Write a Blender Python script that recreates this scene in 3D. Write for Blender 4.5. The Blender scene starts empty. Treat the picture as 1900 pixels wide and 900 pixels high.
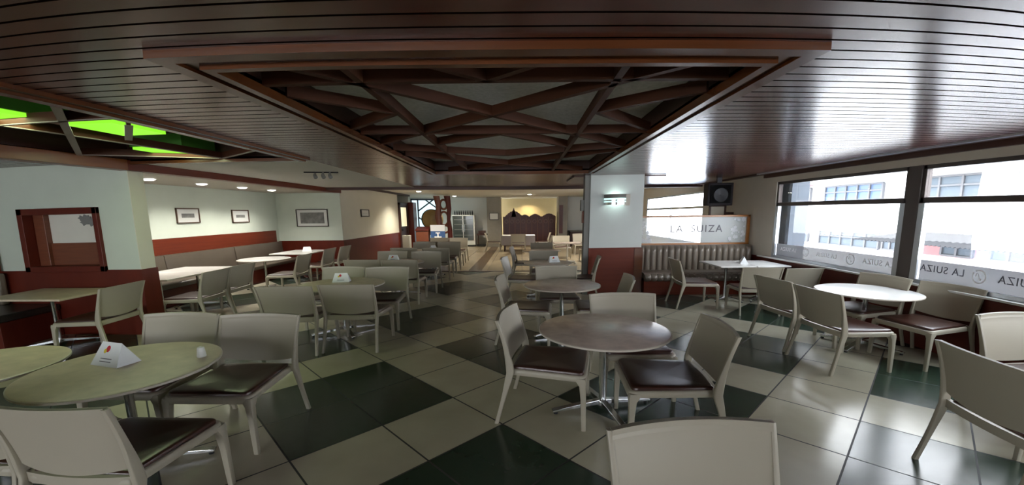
import bpy, math, random
from mathutils import Vector, Matrix
random.seed(7)
PI = math.pi
sc = bpy.context.scene
COL = sc.collection
H = 1.7            # eye height

# ------------------------------------------------------------------ camera
cd = bpy.data.cameras.new('camera'); cam = bpy.data.objects.new('camera', cd); COL.objects.link(cam); sc.camera = cam
cd.type = 'PANO'; cd.panorama_type = 'FISHEYE_LENS_POLYNOMIAL'
cd.fisheye_fov = PI; cd.sensor_fit = 'HORIZONTAL'; cd.sensor_width = 36.0
cd.fisheye_polynomial_k0 = 0.0
cd.fisheye_polynomial_k1 = -0.07291606; cd.fisheye_polynomial_k2 = 0.00093040
cd.fisheye_polynomial_k3 = 3.752463e-05; cd.fisheye_polynomial_k4 = -1.2462047e-06
cd.shift_x = -(968.38 - 950) / 1900; cd.shift_y = (523.99 - 450) / 900
cd.clip_start = 0.05; cd.clip_end = 300
pt, rl = -0.166706, 0.008415
Rp = Matrix.Rotation(pt, 3, 'X'); Rr = Matrix.Rotation(rl, 3, 'Y')
Rc = Rp @ Rr
cx_, cy_, cz_ = Rc.col[0], Rc.col[1], Rc.col[2]
M = Matrix((( cx_.x, cz_.x, -cy_.x, 0), (cx_.y, cz_.y, -cy_.y, 0), (cx_.z, cz_.z, -cy_.z, H), (0, 0, 0, 1)))
cam.matrix_world = M

# ------------------------------------------------------------------ world, sun, exposure
w = bpy.data.worlds.new('sky'); sc.world = w; w.use_nodes = True
nt = w.node_tree; bg = nt.nodes['Background']
tc = nt.nodes.new('ShaderNodeTexCoord'); sep = nt.nodes.new('ShaderNodeSeparateXYZ'); rmp = nt.nodes.new('ShaderNodeValToRGB')
nt.links.new(tc.outputs['Generated'], sep.inputs[0]); nt.links.new(sep.outputs['Z'], rmp.inputs['Fac'])
rmp.color_ramp.elements[0].color = (0.93, 0.96, 1.0, 1); rmp.color_ramp.elements[1].color = (0.80, 0.90, 1.0, 1)
nt.links.new(rmp.outputs['Color'], bg.inputs['Color']); bg.inputs['Strength'].default_value = 9.0
sd = bpy.data.lights.new('sun', 'SUN'); sun = bpy.data.objects.new('sun', sd); COL.objects.link(sun)
sd.energy = 4.0; sd.angle = math.radians(3); sd.color = (.95, 0.97, 1.0)
sun.rotation_euler = (0, math.radians(-38), math.radians(18)); sun.location = (-10, 0, 20)
sc.view_settings.view_transform = 'Standard'; sc.view_settings.look = 'None'
sc.view_settings.exposure = 0.95; sc.view_settings.gamma = 1.0; sc.view_settings.use_curve_mapping = False
try:
    sc.cycles.max_bounces = 8; sc.cycles.diffuse_bounces = 4; sc.cycles.glossy_bounces = 4; sc.cycles.transmission_bounces = 8
    sc.cycles.transparent_max_bounces = 12; sc.cycles.caustics_reflective = False; sc.cycles.caustics_refractive = False
    sc.cycles.sample_clamp_indirect = 6.0; sc.cycles.use_denoising = True
except Exception: pass
def portal(name, loc, sx, sy, rot):
    l = bpy.data.lights.new(name, 'AREA'); l.shape = 'RECTANGLE'; l.size = sx; l.size_y = sy; l.energy = 10
    l.cycles.is_portal = True
    o = bpy.data.objects.new(name, l); COL.objects.link(o); o.location = loc; o.rotation_euler = rot
for (y0, y1) in ((5.36, 8.25), (2.05, 5.17), (-1.3, 1.8), (-4.6, -1.5), (11.45, 16.5)):
    portal('window_daylight', (5.13, (y0 + y1) / 2, 1.53), 1.5, y1 - y0, (0, PI / 2, 0))
for (x0, x1) in ((-9.3, -5.3), (-4.9, -.7)):  # portals for the rear windows added as fill
    portal('window_daylight', ((x0 + x1) / 2, -6.12, 1.54), x1 - x0, 1.5, (PI / 2, 0, 0))
def lamp(name, loc, power, size=0.1, color=(1, .95, .85), kind='AREA', spot=None):
    l = bpy.data.lights.new(name, kind); l.energy = power; l.color = color
    if kind == 'AREA': l.shape = 'DISK'; l.size = size
    elif kind == 'SPOT': l.spot_size = spot or math.radians(110); l.spot_blend = 0.7; l.shadow_soft_size = size
    else: l.shadow_soft_size = size
    o = bpy.data.objects.new(name, l); COL.objects.link(o); o.location = loc
    return o

# ------------------------------------------------------------------ helpers
class MB:
    def __init__(s): s.v = []; s.f = []; s.mi = []; s.m = 0
    def add(s, vs, fs):
        b = len(s.v); s.v += [tuple(v) for v in vs]; s.f += [tuple(i + b for i in f) for f in fs]; s.mi += [s.m] * len(fs); return s
    def box(s, x0, x1, y0, y1, z0, z1):
        return s.add([(x, y, z) for z in (z0, z1) for y in (y0, y1) for x in (x0, x1)],
                     [(0, 2, 3, 1), (4, 5, 7, 6), (0, 1, 5, 4), (2, 6, 7, 3), (0, 4, 6, 2), (1, 3, 7, 5)])
    def plank(s, p, q, th, z0, z1):   # upright board from p to q (plan points)
        p = Vector(p); q = Vector(q); d = (q - p).normalized(); n = Vector((-d.y, d.x)) * th / 2
        c = [p - n, q - n, q + n, p + n]
        return s.add([(a.x, a.y, z) for z in (z0, z1) for a in c], [(0, 3, 2, 1), (4, 5, 6, 7), (0, 1, 5, 4), (1, 2, 6, 5), (2, 3, 7, 6), (3, 0, 4, 7)])
    def prism(s, poly, z0, z1, mp=None):
        n = len(poly); mp = mp or (lambda a, b, c: (a, b, c))
        return s.add([mp(x, y, z) for z in (z0, z1) for x, y in poly],
                     [tuple(range(n))[::-1], tuple(range(n, 2 * n))] + [(i, (i + 1) % n, n + (i + 1) % n, n + i) for i in range(n)])
    def lathe(s, prof, cx=0, cy=0, n=32, loop=False):
        vs = []; fs = []; k = len(prof)
        for i in range(n):
            a = 2 * PI * i / n
            for r, z in prof: vs.append((cx + r * math.cos(a), cy + r * math.sin(a), z))
        for i in range(n):
            j = (i + 1) % n
            for t in range(k if loop else k - 1): fs.append((i * k + t, j * k + t, j * k + (t + 1) % k, i * k + (t + 1) % k))
        if loop: return s.add(vs, fs)
        if prof[0][0] > 1e-6: fs.append(tuple(i * k for i in range(n))[::-1])
        if prof[-1][0] > 1e-6: fs.append(tuple(i * k + k - 1 for i in range(n)))
        return s.add(vs, fs)
    def ring_sweep(s, rings):
        k = len(rings[0]); vs = [v for r in rings for v in r]; fs = []
        for a in range(len(rings) - 1):
            for i in range(k):
                j = (i + 1) % k; fs.append((a * k + i, a * k + j, (a + 1) * k + j, (a + 1) * k + i))
        fs.append(tuple(range(k))[::-1]); fs.append(tuple(range((len(rings) - 1) * k, len(rings) * k)))
        return s.add(vs, fs)
    def post(s, pts):    # pts: (x,y,z,wx,wy): rounded-rectangle section swept upward
        rings = []
        for x, y, z, wx, wy in pts:
            r = []
            for i in range(12):
                a = 2 * PI * i / 12 + PI / 12; c, sn = math.cos(a), math.sin(a)
                e = 0.45
                r.append((x + wx / 2 * math.copysign(abs(c) ** e, c), y + wy / 2 * math.copysign(abs(sn) ** e, sn), z))
            rings.append(r)
        return s.ring_sweep(rings)
    def tube(s, pts, r, n=10):
        pts = [Vector(p) for p in pts]; rings = []
        for i, p in enumerate(pts):
            d = (pts[min(i + 1, len(pts) - 1)] - pts[max(i - 1, 0)]).normalized()
            u = d.cross(Vector((0, 0, 1)));
            if u.length < 1e-3: u = Vector((1, 0, 0))
            u.normalize(); v = d.cross(u)
            rr = r[i] if isinstance(r, (list, tuple)) else r
            rings.append([tuple(p + u * rr * math.cos(2 * PI * k / n) + v * rr * math.sin(2 * PI * k / n)) for k in range(n)])
        return s.ring_sweep(rings)
    def grid(s, fn, nu, nv, th, nrm):   # closed slab over a parametric grid; fn(u,v)->point; nrm: offset vector direction
        A = []; B = []
        for i in range(nu + 1):
            for j in range(nv + 1):
                p = Vector(fn(i / nu, j / nv)); t = th(i / nu, j / nv) if callable(th) else th
                A.append(tuple(p)); B.append(tuple(p + Vector(nrm) * t))
        N = len(A); f = []; W = nv + 1
        for i in range(nu):
            for j in range(nv):
                a = i * W + j; f.append((a, a + 1, a + W + 1, a + W)); f.append((N + a, N + a + W, N + a + W + 1, N + a + 1))
        for i in range(nu):
            a = i * W; f.append((a, a + W, N + a + W, N + a)); a = i * W + nv; f.append((a, N + a, N + a + W, a + W))
        for j in range(nv):
            a = j; f.append((a, N + a, N + a + 1, a + 1)); a = nu * W + j; f.append((a, a + 1, N + a + 1, N + a))
        return s.add(A + B, f)
    def build(s, name, mat, parent=None, bevel=0, smooth=None, seg=2, kind=None):
        me = bpy.data.meshes.new(name); me.from_pydata(s.v, [], s.f)
        mats = mat if isinstance(mat, (list, tuple)) else [mat]
        for m_ in mats: me.materials.append(m_)
        if len(mats) > 1: me.polygons.foreach_set('material_index', s.mi)
        import bmesh
        bm = bmesh.new(); bm.from_mesh(me); bmesh.ops.recalc_face_normals(bm, faces=bm.faces); bm.to_mesh(me); bm.free()
        if smooth is not None:
            me.polygons.foreach_set('use_smooth', [True] * len(me.polygons)); me.set_sharp_from_angle(angle=math.radians(smooth))
        me.update()
        o = bpy.data.objects.new(name, me); COL.objects.link(o)
        if parent: o.parent = parent
        if bevel:
            b = o.modifiers.new('edge', 'BEVEL'); b.width = bevel; b.segments = seg; b.limit_method = 'ANGLE'; b.angle_limit = math.radians(40)
        if kind: o['kind'] = kind
        return o
def tag(o, label, cat, group=None):
    o['label'] = label; o['category'] = cat
    if group: o['group'] = group
    return o
def thing(name, label, cat, loc=(0, 0, 0), rz=0, group=None):
    o = bpy.data.objects.new(name, None); COL.objects.link(o); o.location = loc; o.rotation_euler = (0, 0, rz)
    o.empty_display_size = 0.1
    return tag(o, label, cat, group)
def struct(o): o['kind'] = 'structure'; return o
def copy_tree(o, parent=None):
    c = o.copy(); COL.objects.link(c)
    if parent: c.parent = parent
    for ch in list(o.children): copy_tree(ch, c)
    return c
def text(name, s, size, mat, M4, parent=None, ext=0.001, space=1.0, bold=0.0):
    cu = bpy.data.curves.new(name, 'FONT'); cu.body = s; cu.size = size; cu.extrude = ext; cu.align_x = 'CENTER'; cu.align_y = 'CENTER'
    cu.space_character = space; cu.offset = bold; cu.materials.append(mat)
    o = bpy.data.objects.new(name, cu); COL.objects.link(o)
    dg = bpy.context.evaluated_depsgraph_get(); me = bpy.data.meshes.new_from_object(o.evaluated_get(dg)); bpy.data.objects.remove(o); me.name = name
    o = bpy.data.objects.new(name, me); COL.objects.link(o)
    if parent: o.parent = parent
    o.matrix_local = M4
    return o

# ------------------------------------------------------------------ materials
def mat(name, col, rough=0.5, metal=0.0, emit=None, es=0, noise=0, nscale=5, spec=None, coat=0, nstretch=(1, 1, 1), bump=0, alpha=None, trans=0):
    m = bpy.data.materials.new(name); m.use_nodes = True; n = m.node_tree; b = n.nodes['Principled BSDF']
    b.inputs['Base Color'].default_value = (*col, 1); b.inputs['Roughness'].default_value = rough; b.inputs['Metallic'].default_value = metal
    if spec is not None: b.inputs['Specular IOR Level'].default_value = spec
    if coat: b.inputs['Coat Weight'].default_value = coat; b.inputs['Coat Roughness'].default_value = 0.12
    if emit: b.inputs['Emission Color'].default_value = (*emit, 1); b.inputs['Emission Strength'].default_value = es
    if alpha is not None: b.inputs['Alpha'].default_value = alpha
    if trans: b.inputs['Transmission Weight'].default_value = trans
    if noise or bump:
        t = n.nodes.new('ShaderNodeTexCoord'); mp = n.nodes.new('ShaderNodeMapping'); mp.inputs['Scale'].default_value = nstretch
        nz = n.nodes.new('ShaderNodeTexNoise'); nz.inputs['Scale'].default_value = nscale; nz.inputs['Detail'].default_value = 5
        n.links.new(t.outputs['Object'], mp.inputs[0]); n.links.new(mp.outputs[0], nz.inputs['Vector'])
        if noise:
            mx = n.nodes.new('ShaderNodeMix'); mx.data_type = 'RGBA'
            mx.inputs[6].default_value = (*[c * (1 - noise) for c in col], 1); mx.inputs[7].default_value = (*[min(1, c * (1 + noise)) for c in col], 1)
            n.links.new(nz.outputs['Fac'], mx.inputs[0]); n.links.new(mx.outputs[2], b.inputs['Base Color'])
        if bump:
            bp = n.nodes.new('ShaderNodeBump'); bp.inputs['Strength'].default_value = bump; bp.inputs['Distance'].default_value = 0.01
            n.links.new(nz.outputs['Fac'], bp.inputs['Height']); n.links.new(bp.outputs[0], b.inputs['Normal'])
    return m
class NT:
    def __init__(s, m): s.n = m.node_tree; s.b = s.n.nodes['Principled BSDF']
    def math(s, op, a, b=None, c=None):
        x = s.n.nodes.new('ShaderNodeMath'); x.operation = op
        for i, v in enumerate((a, b, c)):
            if v is None: continue
            if isinstance(v, (int, float)): x.inputs[i].default_value = v
            else: s.n.links.new(v, x.inputs[i])
        return x.outputs[0]
    def xyz(s):
        t = s.n.nodes.new('ShaderNodeTexCoord'); p = s.n.nodes.new('ShaderNodeSeparateXYZ'); s.n.links.new(t.outputs['Object'], p.inputs[0]); s.t = t
        return p.outputs
    def mix(s, f, a, b):
        x = s.n.nodes.new('ShaderNodeMix'); x.data_type = 'RGBA'
        for i, v in ((0, f), (6, a), (7, b)):
            if isinstance(v, (int, float)): x.inputs[i].default_value = v
            elif isinstance(v, tuple): x.inputs[i].default_value = (*v, 1)
            else: s.n.links.new(v, x.inputs[i])
        return x.outputs[2]
    def noise(s, scale, stretch=(1, 1, 1), detail=5, out='Fac'):
        mp = s.n.nodes.new('ShaderNodeMapping'); mp.inputs['Scale'].default_value = stretch
        nz = s.n.nodes.new('ShaderNodeTexNoise'); nz.inputs['Scale'].default_value = scale; nz.inputs['Detail'].default_value = detail
        s.n.links.new(s.t.outputs['Object'], mp.inputs[0]); s.n.links.new(mp.outputs[0], nz.inputs['Vector']); return nz.outputs[out]
    def bump(s, h, strength=.5, dist=.01):
        bp = s.n.nodes.new('ShaderNodeBump'); bp.inputs['Strength'].default_value = strength; bp.inputs['Distance'].default_value = dist
        s.n.links.new(h, bp.inputs['Height']); s.n.links.new(bp.outputs[0], s.b.inputs['Normal'])
    def col(s, c): s.n.links.new(c, s.b.inputs['Base Color'])
    def rough(s, c): s.n.links.new(c, s.b.inputs['Roughness'])

# floor tiles: square tiles laid at 45 degrees, green pairs in a 3 x 3 repeat
m_floor = mat('floor tile', (.4, .4, .35), .22); q = NT(m_floor); o = q.xyz()
TS, TH, OX, OY = 0.6953, 0.790, -2.625, 3.596
dx = q.math('SUBTRACT', o['X'], OX); dy = q.math('SUBTRACT', o['Y'], OY)
ii = q.math('DIVIDE', q.math('SUBTRACT', q.math('MULTIPLY', dx, math.cos(TH)), q.math('MULTIPLY', dy, math.sin(TH))), TS)
jj = q.math('DIVIDE', q.math('ADD', q.math('MULTIPLY', dx, math.sin(TH)), q.math('MULTIPLY', dy, math.cos(TH))), TS)
def in2(v):
    md = q.math('FLOORED_MODULO', q.math('FLOOR', v), 3.0); return q.math('LESS_THAN', md, 1.5)
dark = q.math('MULTIPLY', in2(ii), in2(jj))
def edge(v):
    fr = q.math('FRACT', v); return q.math('LESS_THAN', q.math('MINIMUM', fr, q.math('SUBTRACT', 1.0, fr)), 0.0095)
grout = q.math('MAXIMUM', edge(ii), edge(jj))
tid = q.math('FRACT', q.math('MULTIPLY', q.math('SINE', q.math('ADD', q.math('MULTIPLY', q.math('FLOOR', ii), 12.9898), q.math('MULTIPLY', q.math('FLOOR', jj), 78.233))), 43.758))
nz = q.noise(2.2, (1, 1, 1), 6); nz2 = q.noise(14, (1, 1, 1), 4)
light = q.mix(nz, (.34, .32, .235), (.54, .51, .39)); light = q.mix(q.math('MULTIPLY', tid, .3), light, (.36, .31, .24))
drk = q.mix(nz, (.014, .030, .018), (.030, .058, .036)); drk = q.mix(q.math('MULTIPLY', nz2, .25), drk, (.05, .05, .04))
c = q.mix(dark, light, drk); c = q.mix(grout, c, (.008, .008, .008)); q.col(c)
q.rough(q.math('ADD', q.math('MULTIPLY', nz2, .10), q.math('ADD', .17, q.math('MULTIPLY', grout, .4))))
q.b.inputs['Specular IOR Level'].default_value = .6
q.bump(q.math('SUBTRACT', 1.0, grout), .3, .004)

m_far = mat('far floor tile', (.33, .26, .16), .25); q = NT(m_far); o = q.xyz()
fx = q.math('DIVIDE', o['X'], 1.1); fy = q.math('DIVIDE', o['Y'], 1.1)
g = q.math('MAXIMUM', *[q.math('LESS_THAN', q.math('FRACT', v), .012) for v in (fx, fy)])
nz = q.noise(1.5); c = q.mix(nz, (.26, .21, .135), (.40, .33, .22))
st = q.math('MULTIPLY', q.math('GREATER_THAN', o['X'], -1.68), q.math('LESS_THAN', o['X'], -1.27))
c = q.mix(st, c, (.10, .06, .03)); c = q.mix(g, c, (.12, .09, .06)); q.col(c)

def plank_mat(name, base, hi, pitch, axis='Y', off=0.0, rough=.24, groove=.07):
    m = mat(name, base, rough, coat=.0); q = NT(m); o = q.xyz()
    v = q.math('DIVIDE', q.math('ADD', o[axis], off), pitch); fr = q.math('FRACT', v); e = q.math('MINIMUM', fr, q.math('SUBTRACT', 1.0, fr))
    g = q.math('LESS_THAN', e, groove)
    pid = q.math('FRACT', q.math('MULTIPLY', q.math('SINE', q.math('MULTIPLY', q.math('FLOOR', v), 12.9898)), 43.758))
    st = (1.2, 14, 14) if axis == 'Y' else (14, 1.2, 14)
    nz = q.noise(1.6, st, 6); f = q.math('ADD', q.math('MULTIPLY', nz, .7), q.math('MULTIPLY', pid, .3))
    c = q.mix(f, base, hi); c = q.mix(g, c, (.006, .003, .002)); q.col(c)
    h = q.math('SUBTRACT', 1.0, q.math('POWER', q.math('SUBTRACT', 1.0, q.math('MINIMUM', q.math('DIVIDE', e, .08), 1.0)), 2.0))
    q.bump(h, .15, .006); q.n.links.new(q.math('MULTIPLY', q.math('SUBTRACT', 1.0, g), .9), q.b.inputs['Specular IOR Level']); q.b.inputs['IOR'].default_value = 1.85
    q.rough(q.math('ADD', q.math('MULTIPLY', nz, .08), q.math('ADD', rough - .04, q.math('MULTIPLY', g, .5))))
    return m
m_plank = plank_mat('ceiling plank', (.045, .0055, .0035), (.110, .017, .009), .1192, 'Y', .062)
def wood(name, a, b, rough=.32, stretch=(2, 2, 22), scale=2.0, spec=.5):
    m = mat(name, a, rough); q = NT(m); q.xyz(); nz = q.noise(scale, stretch, 7); q.col(q.mix(nz, a, b)); q.b.inputs['Specular IOR Level'].default_value = spec; return m
m_wred = wood('red stained wood', (.062, .006, .003), (.135, .018, .007), .42, (3, 3, .6), spec=.3)
m_wredh = wood('red stained wood across', (.088, .011, .004), (.17, .029, .009), .4, (.6, .6, 14), spec=.3)
m_worange = wood('orange trim wood', (.07, .020, .007), (.14, .045, .013), .26, (1, 1, 12))
m_wscreen = wood('screen frame wood', (.26, .09, .02), (.40, .17, .04), .3, (1, 1, 12))
m_wdark = wood('dark beam wood', (.025, .008, .005), (.065, .020, .011), .5, (.8, .8, 10))
m_wbeam = wood('brown lattice wood', (.036, .012, .006), (.085, .028, .011), .6, (.8, .8, 10), spec=.2)
m_carve = wood('carved dark wood', (.035, .006, .004), (.095, .015, .010), .4)
m_wcarve2 = wood('carved red brown wood', (.12, .03, .015), (.22, .07, .03), .4)
m_wallg = mat('pale green plaster', (.60, .66, .57), .7, noise=.05, nscale=3)
m_wallw = mat('cream plaster', (.68, .66, .55), .7, noise=.05, nscale=3)
m_wally = mat('yellow plaster', (.62, .52, .30), .7)
m_wallb = mat('beige plaster', (.52, .47, .39), .7, noise=.05)
m_white = mat('white paint', (.72, .73, .69), .6)
m_ceilw = mat('white ceiling paint', (.66, .65, .60), .8)
m_stucco = mat('grey stucco slab', (.82, .86, .82), .9, noise=.25, nscale=30, bump=.6)
m_chair = mat('cream moulded plastic', (.38, .345, .27), .42, noise=.05, nscale=3)
m_pad = mat('dark brown leatherette', (.040, .013, .008), .33, spec=.6)
m_marble = mat('speckled beige laminate', (.62, .515, .45), .22, noise=.35, nscale=9)
m_marbw = mat('white laminate', (.72, .71, .68), .22, noise=.04, nscale=9)
m_edge = mat('pale table edging', (.55, .50, .42), .35)
m_chrome = mat('chrome', (.72, .73, .74), .22, 1.0)
m_black = mat('black rubber', (.012, .012, .013), .5)
m_leather = mat('taupe leatherette', (.17, .14, .11), .30, noise=.12, nscale=4, spec=.6)
m_leatherd = mat('dark leatherette', (.03, .026, .022), .32)
m_alu = mat('dark anodised frame', (.09, .075, .07), .4, .4)
m_alul = mat('silver window frame', (.55, .58, .62), .3, .7)
m_glass = mat('window glass', (1, 1, 1), .0, trans=1.0, alpha=.12)
m_film = mat('frosted film', (.50, .51, .54), .6, alpha=.78)
m_frost = mat('etched glass', (.80, .86, .87), .35, alpha=.40)
m_paper = mat('white card', (.80, .83, .84), .6)
m_grey = mat('grey paint', (.20, .20, .185), .6)
m_column = mat('stone column', (.24, .22, .18), .5, noise=.15, nscale=6)
m_letterw = mat('white lettering', (.95, .95, .97), .5, emit=None)
m_letterg = mat('grey lettering', (.10, .10, .12), .6)
m_logored = mat('red print', (.55, .03, .05), .5); m_logoyel = mat('yellow print', (.75, .6, .05), .5)

# ------------------------------------------------------------------ structure
XW = 5.05          # street wall
CZ = 2.47          # plank ceiling
struct(MB().box(-10, XW + .15, -6, 12.25, -.15, 0).build('floor', m_floor))
struct(MB().box(-10, XW + .15, 12.25, 25, -.15, 0).build('floor_far', m_far))
struct(MB().box(-5.3, XW - .01, 12.17, 12.30, 0.0005, .012).build('trim_1', m_wdark))
# plank ceiling around the two openings
OPX0, OPX1, OPY0, OPY1 = -1.56, 1.24, 2.18, 7.6      # centre opening
O2X0, O2X1, O2Y0, O2Y1 = -5.45, -2.98, 1.2, 5.75      # left opening
T = .04
cb = MB()
cb.box(-10, XW - .18, -6, O2Y0, CZ, CZ + T)
cb.box(-10, O2X0, O2Y0, 5.75, CZ, CZ + T)
cb.box(O2X1, OPX0, O2Y0, 11.6, CZ, CZ + T)
cb.box(OPX0, OPX1, O2Y0, OPY0, CZ, CZ + T)
cb.box(OPX1, XW - .18, O2Y0, 11.6, CZ, CZ + T)
cb.box(OPX0, OPX1, OPY1, 11.6, CZ, CZ + T)
struct(cb.build('ceiling', m_plank))
struct(MB().box(-5.45, O2X1, O2Y1, 11.6, CZ, CZ + T).build('ceiling_plaster', m_ceilw))
struct(MB().box(-7.5, -5.5, 6.0, 12.6, 2.37, 2.41).build('ceiling_alcove', mat('alcove ceiling paint', (.40, .36, .30), .6)))
struct(MB().box(-10, XW + .1, 11.66, 25, 2.66, 2.72).build('ceiling_far', m_ceilw))
struct(MB().box(-5.6, XW, 11.6, 11.72, 2.40, 2.9).build('trim_2', m_wdark, bevel=.004))     # cross beam at the end of the plank ceiling
struct(MB().box(-5.6, -5.42, -6, 5.70, 2.36, 2.50).build('trim_3', wood('red orange fascia wood', (.16, .048, .013), (.28, .09, .025), .35, (1, 1, 12)), bevel=.004))  # near run of the fascia in a brighter red orange wood
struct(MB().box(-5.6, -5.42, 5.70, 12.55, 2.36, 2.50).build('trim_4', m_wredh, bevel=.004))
# slab over everything
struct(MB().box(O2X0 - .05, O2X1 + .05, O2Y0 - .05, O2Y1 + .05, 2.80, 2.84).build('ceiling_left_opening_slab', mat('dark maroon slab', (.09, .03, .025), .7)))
struct(MB().box(OPX0 - .05, OPX1 + .05, OPY0 - .05, OPY1 + .05, 2.655, 2.70).build('ceiling_opening_slab', m_stucco))
struct(MB().box(-10.1, XW + .3, -6.1, 25.1, 2.98, 3.2).build('ceiling_slab', m_stucco))
# wells of the openings
ow = MB()
for (x0, x1, y0, y1) in ((OPX0 - .03, OPX0, OPY0, OPY1), (OPX1, OPX1 + .03, OPY0, OPY1), (OPX0, OPX1, OPY0 - .03, OPY0), (OPX0, OPX1, OPY1, OPY1 + .03)):
    ow.box(x0, x1, y0, y1, CZ + .003, 3.0)
struct(ow.build('trim_5', m_wdark))
ow = MB()
for (x0, x1, y0, y1) in ((O2X0 - .03, O2X0, O2Y0, O2Y1), (O2X1, O2X1 + .03, O2Y0, O2Y1), (O2X0, O2X1, O2Y0 - .03, O2Y0), (O2X0, O2X1, O2Y1, O2Y1 + .03)):
    ow.box(x0, x1, y0, y1, CZ + .003, 3.0)
struct(ow.build('trim_6', m_wdark))
# stepped frame mouldings
def frame(x0, x1, y0, y1, name, m_):
    f = MB()
    for (wd, dz, of) in ((.085, .036, -.19), (.07, .020, -.105), (.05, .045, -.035)):
        a = of; b = of + wd
        # each ring between offset a and b outward negative
        X0, X1, Y0, Y1 = x0 + a, x1 - a, y0 + a, y1 - a
        x_0, x_1, y_0, y_1 = x0 + b, x1 - b, y0 + b, y1 - b
        f.box(X0, x_0, Y0, Y1, CZ - dz, CZ + .01); f.box(x_1, X1, Y0, Y1, CZ - dz, CZ + .01)
        f.box(x_0, x_1, Y0, y_0, CZ - dz, CZ + .01); f.box(x_0, x_1, y_1, Y1, CZ - dz, CZ + .01)
    return struct(f.build(name, m_))
frame(OPX0, OPX1, OPY0, OPY1, 'trim_7', m_worange)
f = MB(); f.box(O2X0, O2X1 + .05, O2Y1 - .02, O2Y1 + .05, CZ - .03, CZ + .01); f.box(O2X1 - .03, O2X1 + .05, O2Y0, O2Y1, CZ - .045, CZ + .01); f.box(O2X1 + .05, O2X1 + .11, O2Y0, O2Y1, CZ - .028, CZ + .01)
struct(f.build('trim_8', m_worange, bevel=.003))

# walls
def wall(name, m_, *boxes, bevel=0):
    b = MB()
    for x in boxes: b.box(*x)
    return struct(b.build(name, m_, bevel=bevel))
SILL, HEAD = .80, 2.28
WIN = [(5.36, 8.22), (2.05, 5.17), (-1.25, 1.85), (-4.6, -1.45), (11.45, 16.6)]
ys = sorted(WIN)
bx = []; prev = -6.1
for (a, b) in ys:
    bx.append((XW, XW + .12, prev, a, SILL, HEAD)); prev = b
bx.append((XW, XW + .12, prev, 25, SILL, HEAD))
wall('wall_right', m_wallb, *[x for x in bx if x[3] - x[2] > .5], (XW, XW + .12, -6.1, 25, HEAD, 3.0), (XW + .02, XW + .12, -6.1, 25, -.1, SILL))
wall('wall_right_wainscot', m_wdark if False else m_wred, (XW - .02, XW + .02, -6.0, 8.9, 0.0, SILL - .02))
wall('wall_right_pier', m_alu, *[x for x in bx if x[3] - x[2] < .5])
wall('trim_9', m_white, (XW - .07, XW + .02, -6, 8.6, SILL - .025, SILL), bevel=.004)
wall('trim_10', m_alul, (XW - .21, XW - .19, -6, 8.6, CZ - .02, CZ + .03), (XW - .17, XW - .15, -6, 8.6, CZ - .02, CZ + .03))
wall('trim_11', m_wdark, (XW - .15, XW, -6, 11.6, CZ - .02, CZ + .04), (XW - .06, XW, -6, 8.6, CZ - .09, CZ - .02))
wall('wall_front_left', m_wallg, (-10, -7.29, 5.75, 6.0, .97, CZ + .1), (-6.03, -5.5, 5.75, 6.0, .97, CZ + .1), (-7.29, -6.03, 5.75, 6.0, 1.84, CZ + .1))
wall('wall_pillar_left', m_wallw, (-5.5, -5.49, 5.751, 6.0, .97, CZ + .1))
wall('wall_front_left_wainscot', m_wred, (-10, -5.48, 5.73, 6.02, 0, .97))
wall('wall_alcove_left', m_wallg, (-7.55, -7.4, 6.0, 12.6, 0, 2.6))
wall('wall_alcove_back', m_wallg, (-7.4, -5.6, 12.5, 12.6, 0, 2.6))
wall('wall_alcove_back_wainscot', m_wred, (-7.4, -5.6, 12.47, 12.5, 0, .95))
wall('wall_block_end', m_wallg, (-5.6, -5.451, 12.49, 12.5, .95, 2.6))
wall('trim_12', m_wredh, (-7.4, -7.36, 6.02, 12.3, .94, 1.27), bevel=.003)
wall('wall_block', m_wallw, (-5.6, -5.45, 12.5, 18.2, .95, 2.66))
wall('wall_block_wainscot', m_wred, (-5.6, -5.43, 12.47, 18.2, 0, .95))
wall('trim_13', m_wdark, (-5.45, -5.38, 12.5, 20, 2.58, 2.66))
wall('wall_left', m_wallg, (-10.1, -10, -6, 25, 0, 3.0))
wall('wall_rear', mat('rear wall plaster', (.30, .27, .22), .7), (-10, XW, -6.1, -6, 0, .8), (-10, XW, -6.1, -6, 2.28, 3.0), (-10, -9.3, -6.1, -6, .8, 2.28), (-5.3, -4.9, -6.1, -6, .8, 2.28), (-.7, XW, -6.1, -6, .8, 2.28))  # openings left for the added rear windows
wall('wall_far', m_white, (-10, -1.9, 23.0, 23.15, 0, 2.7), (2.35, XW, 23.0, 23.15, 0, 2.7))
wall('wall_far_beyond', m_wally, (-3, 4, 24.6, 24.7, 0, 2.7))
wall('wall_far_left_return', m_wallw, (-7.5, -5.6, 20.5, 20.6, 0, 2.7))
# columns
wall('wall_column_near', mat('column plaster', (.62, .66, .64), .65, noise=.04), (1.42, 2.5, 8.45, 9.0, 1.0, CZ))
wall('wall_column_near_wainscot', m_wredh, (1.41, 2.51, 8.44, 9.01, 0, 1.0))
wall('trim_14', m_grey, (1.31, 1.42, 8.47, 8.7, 0, CZ))
wall('trim_15', m_worange, (2.36, 2.53, 8.425, 8.44, .02, .98), bevel=.003)
wall('trim_16', m_wdark, (1.05, 2.95, 8.50, 8.53, CZ - .03, CZ - .005), (1.06, 1.09, 8.5, 9.7, CZ - .03, CZ - .005))
wall('wall_column_far_left', m_column, (-1.88, -1.12, 22.2, 23.1, 0, 2.7))
wall('wall_column_far_right', m_column, (2.0, 2.5, 22.0, 23.1, 0, 2.7))
wall('wall_column_far_right_panel', m_carve, (2.05, 2.25, 21.98, 22.0, .7, 2.2))

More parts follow.
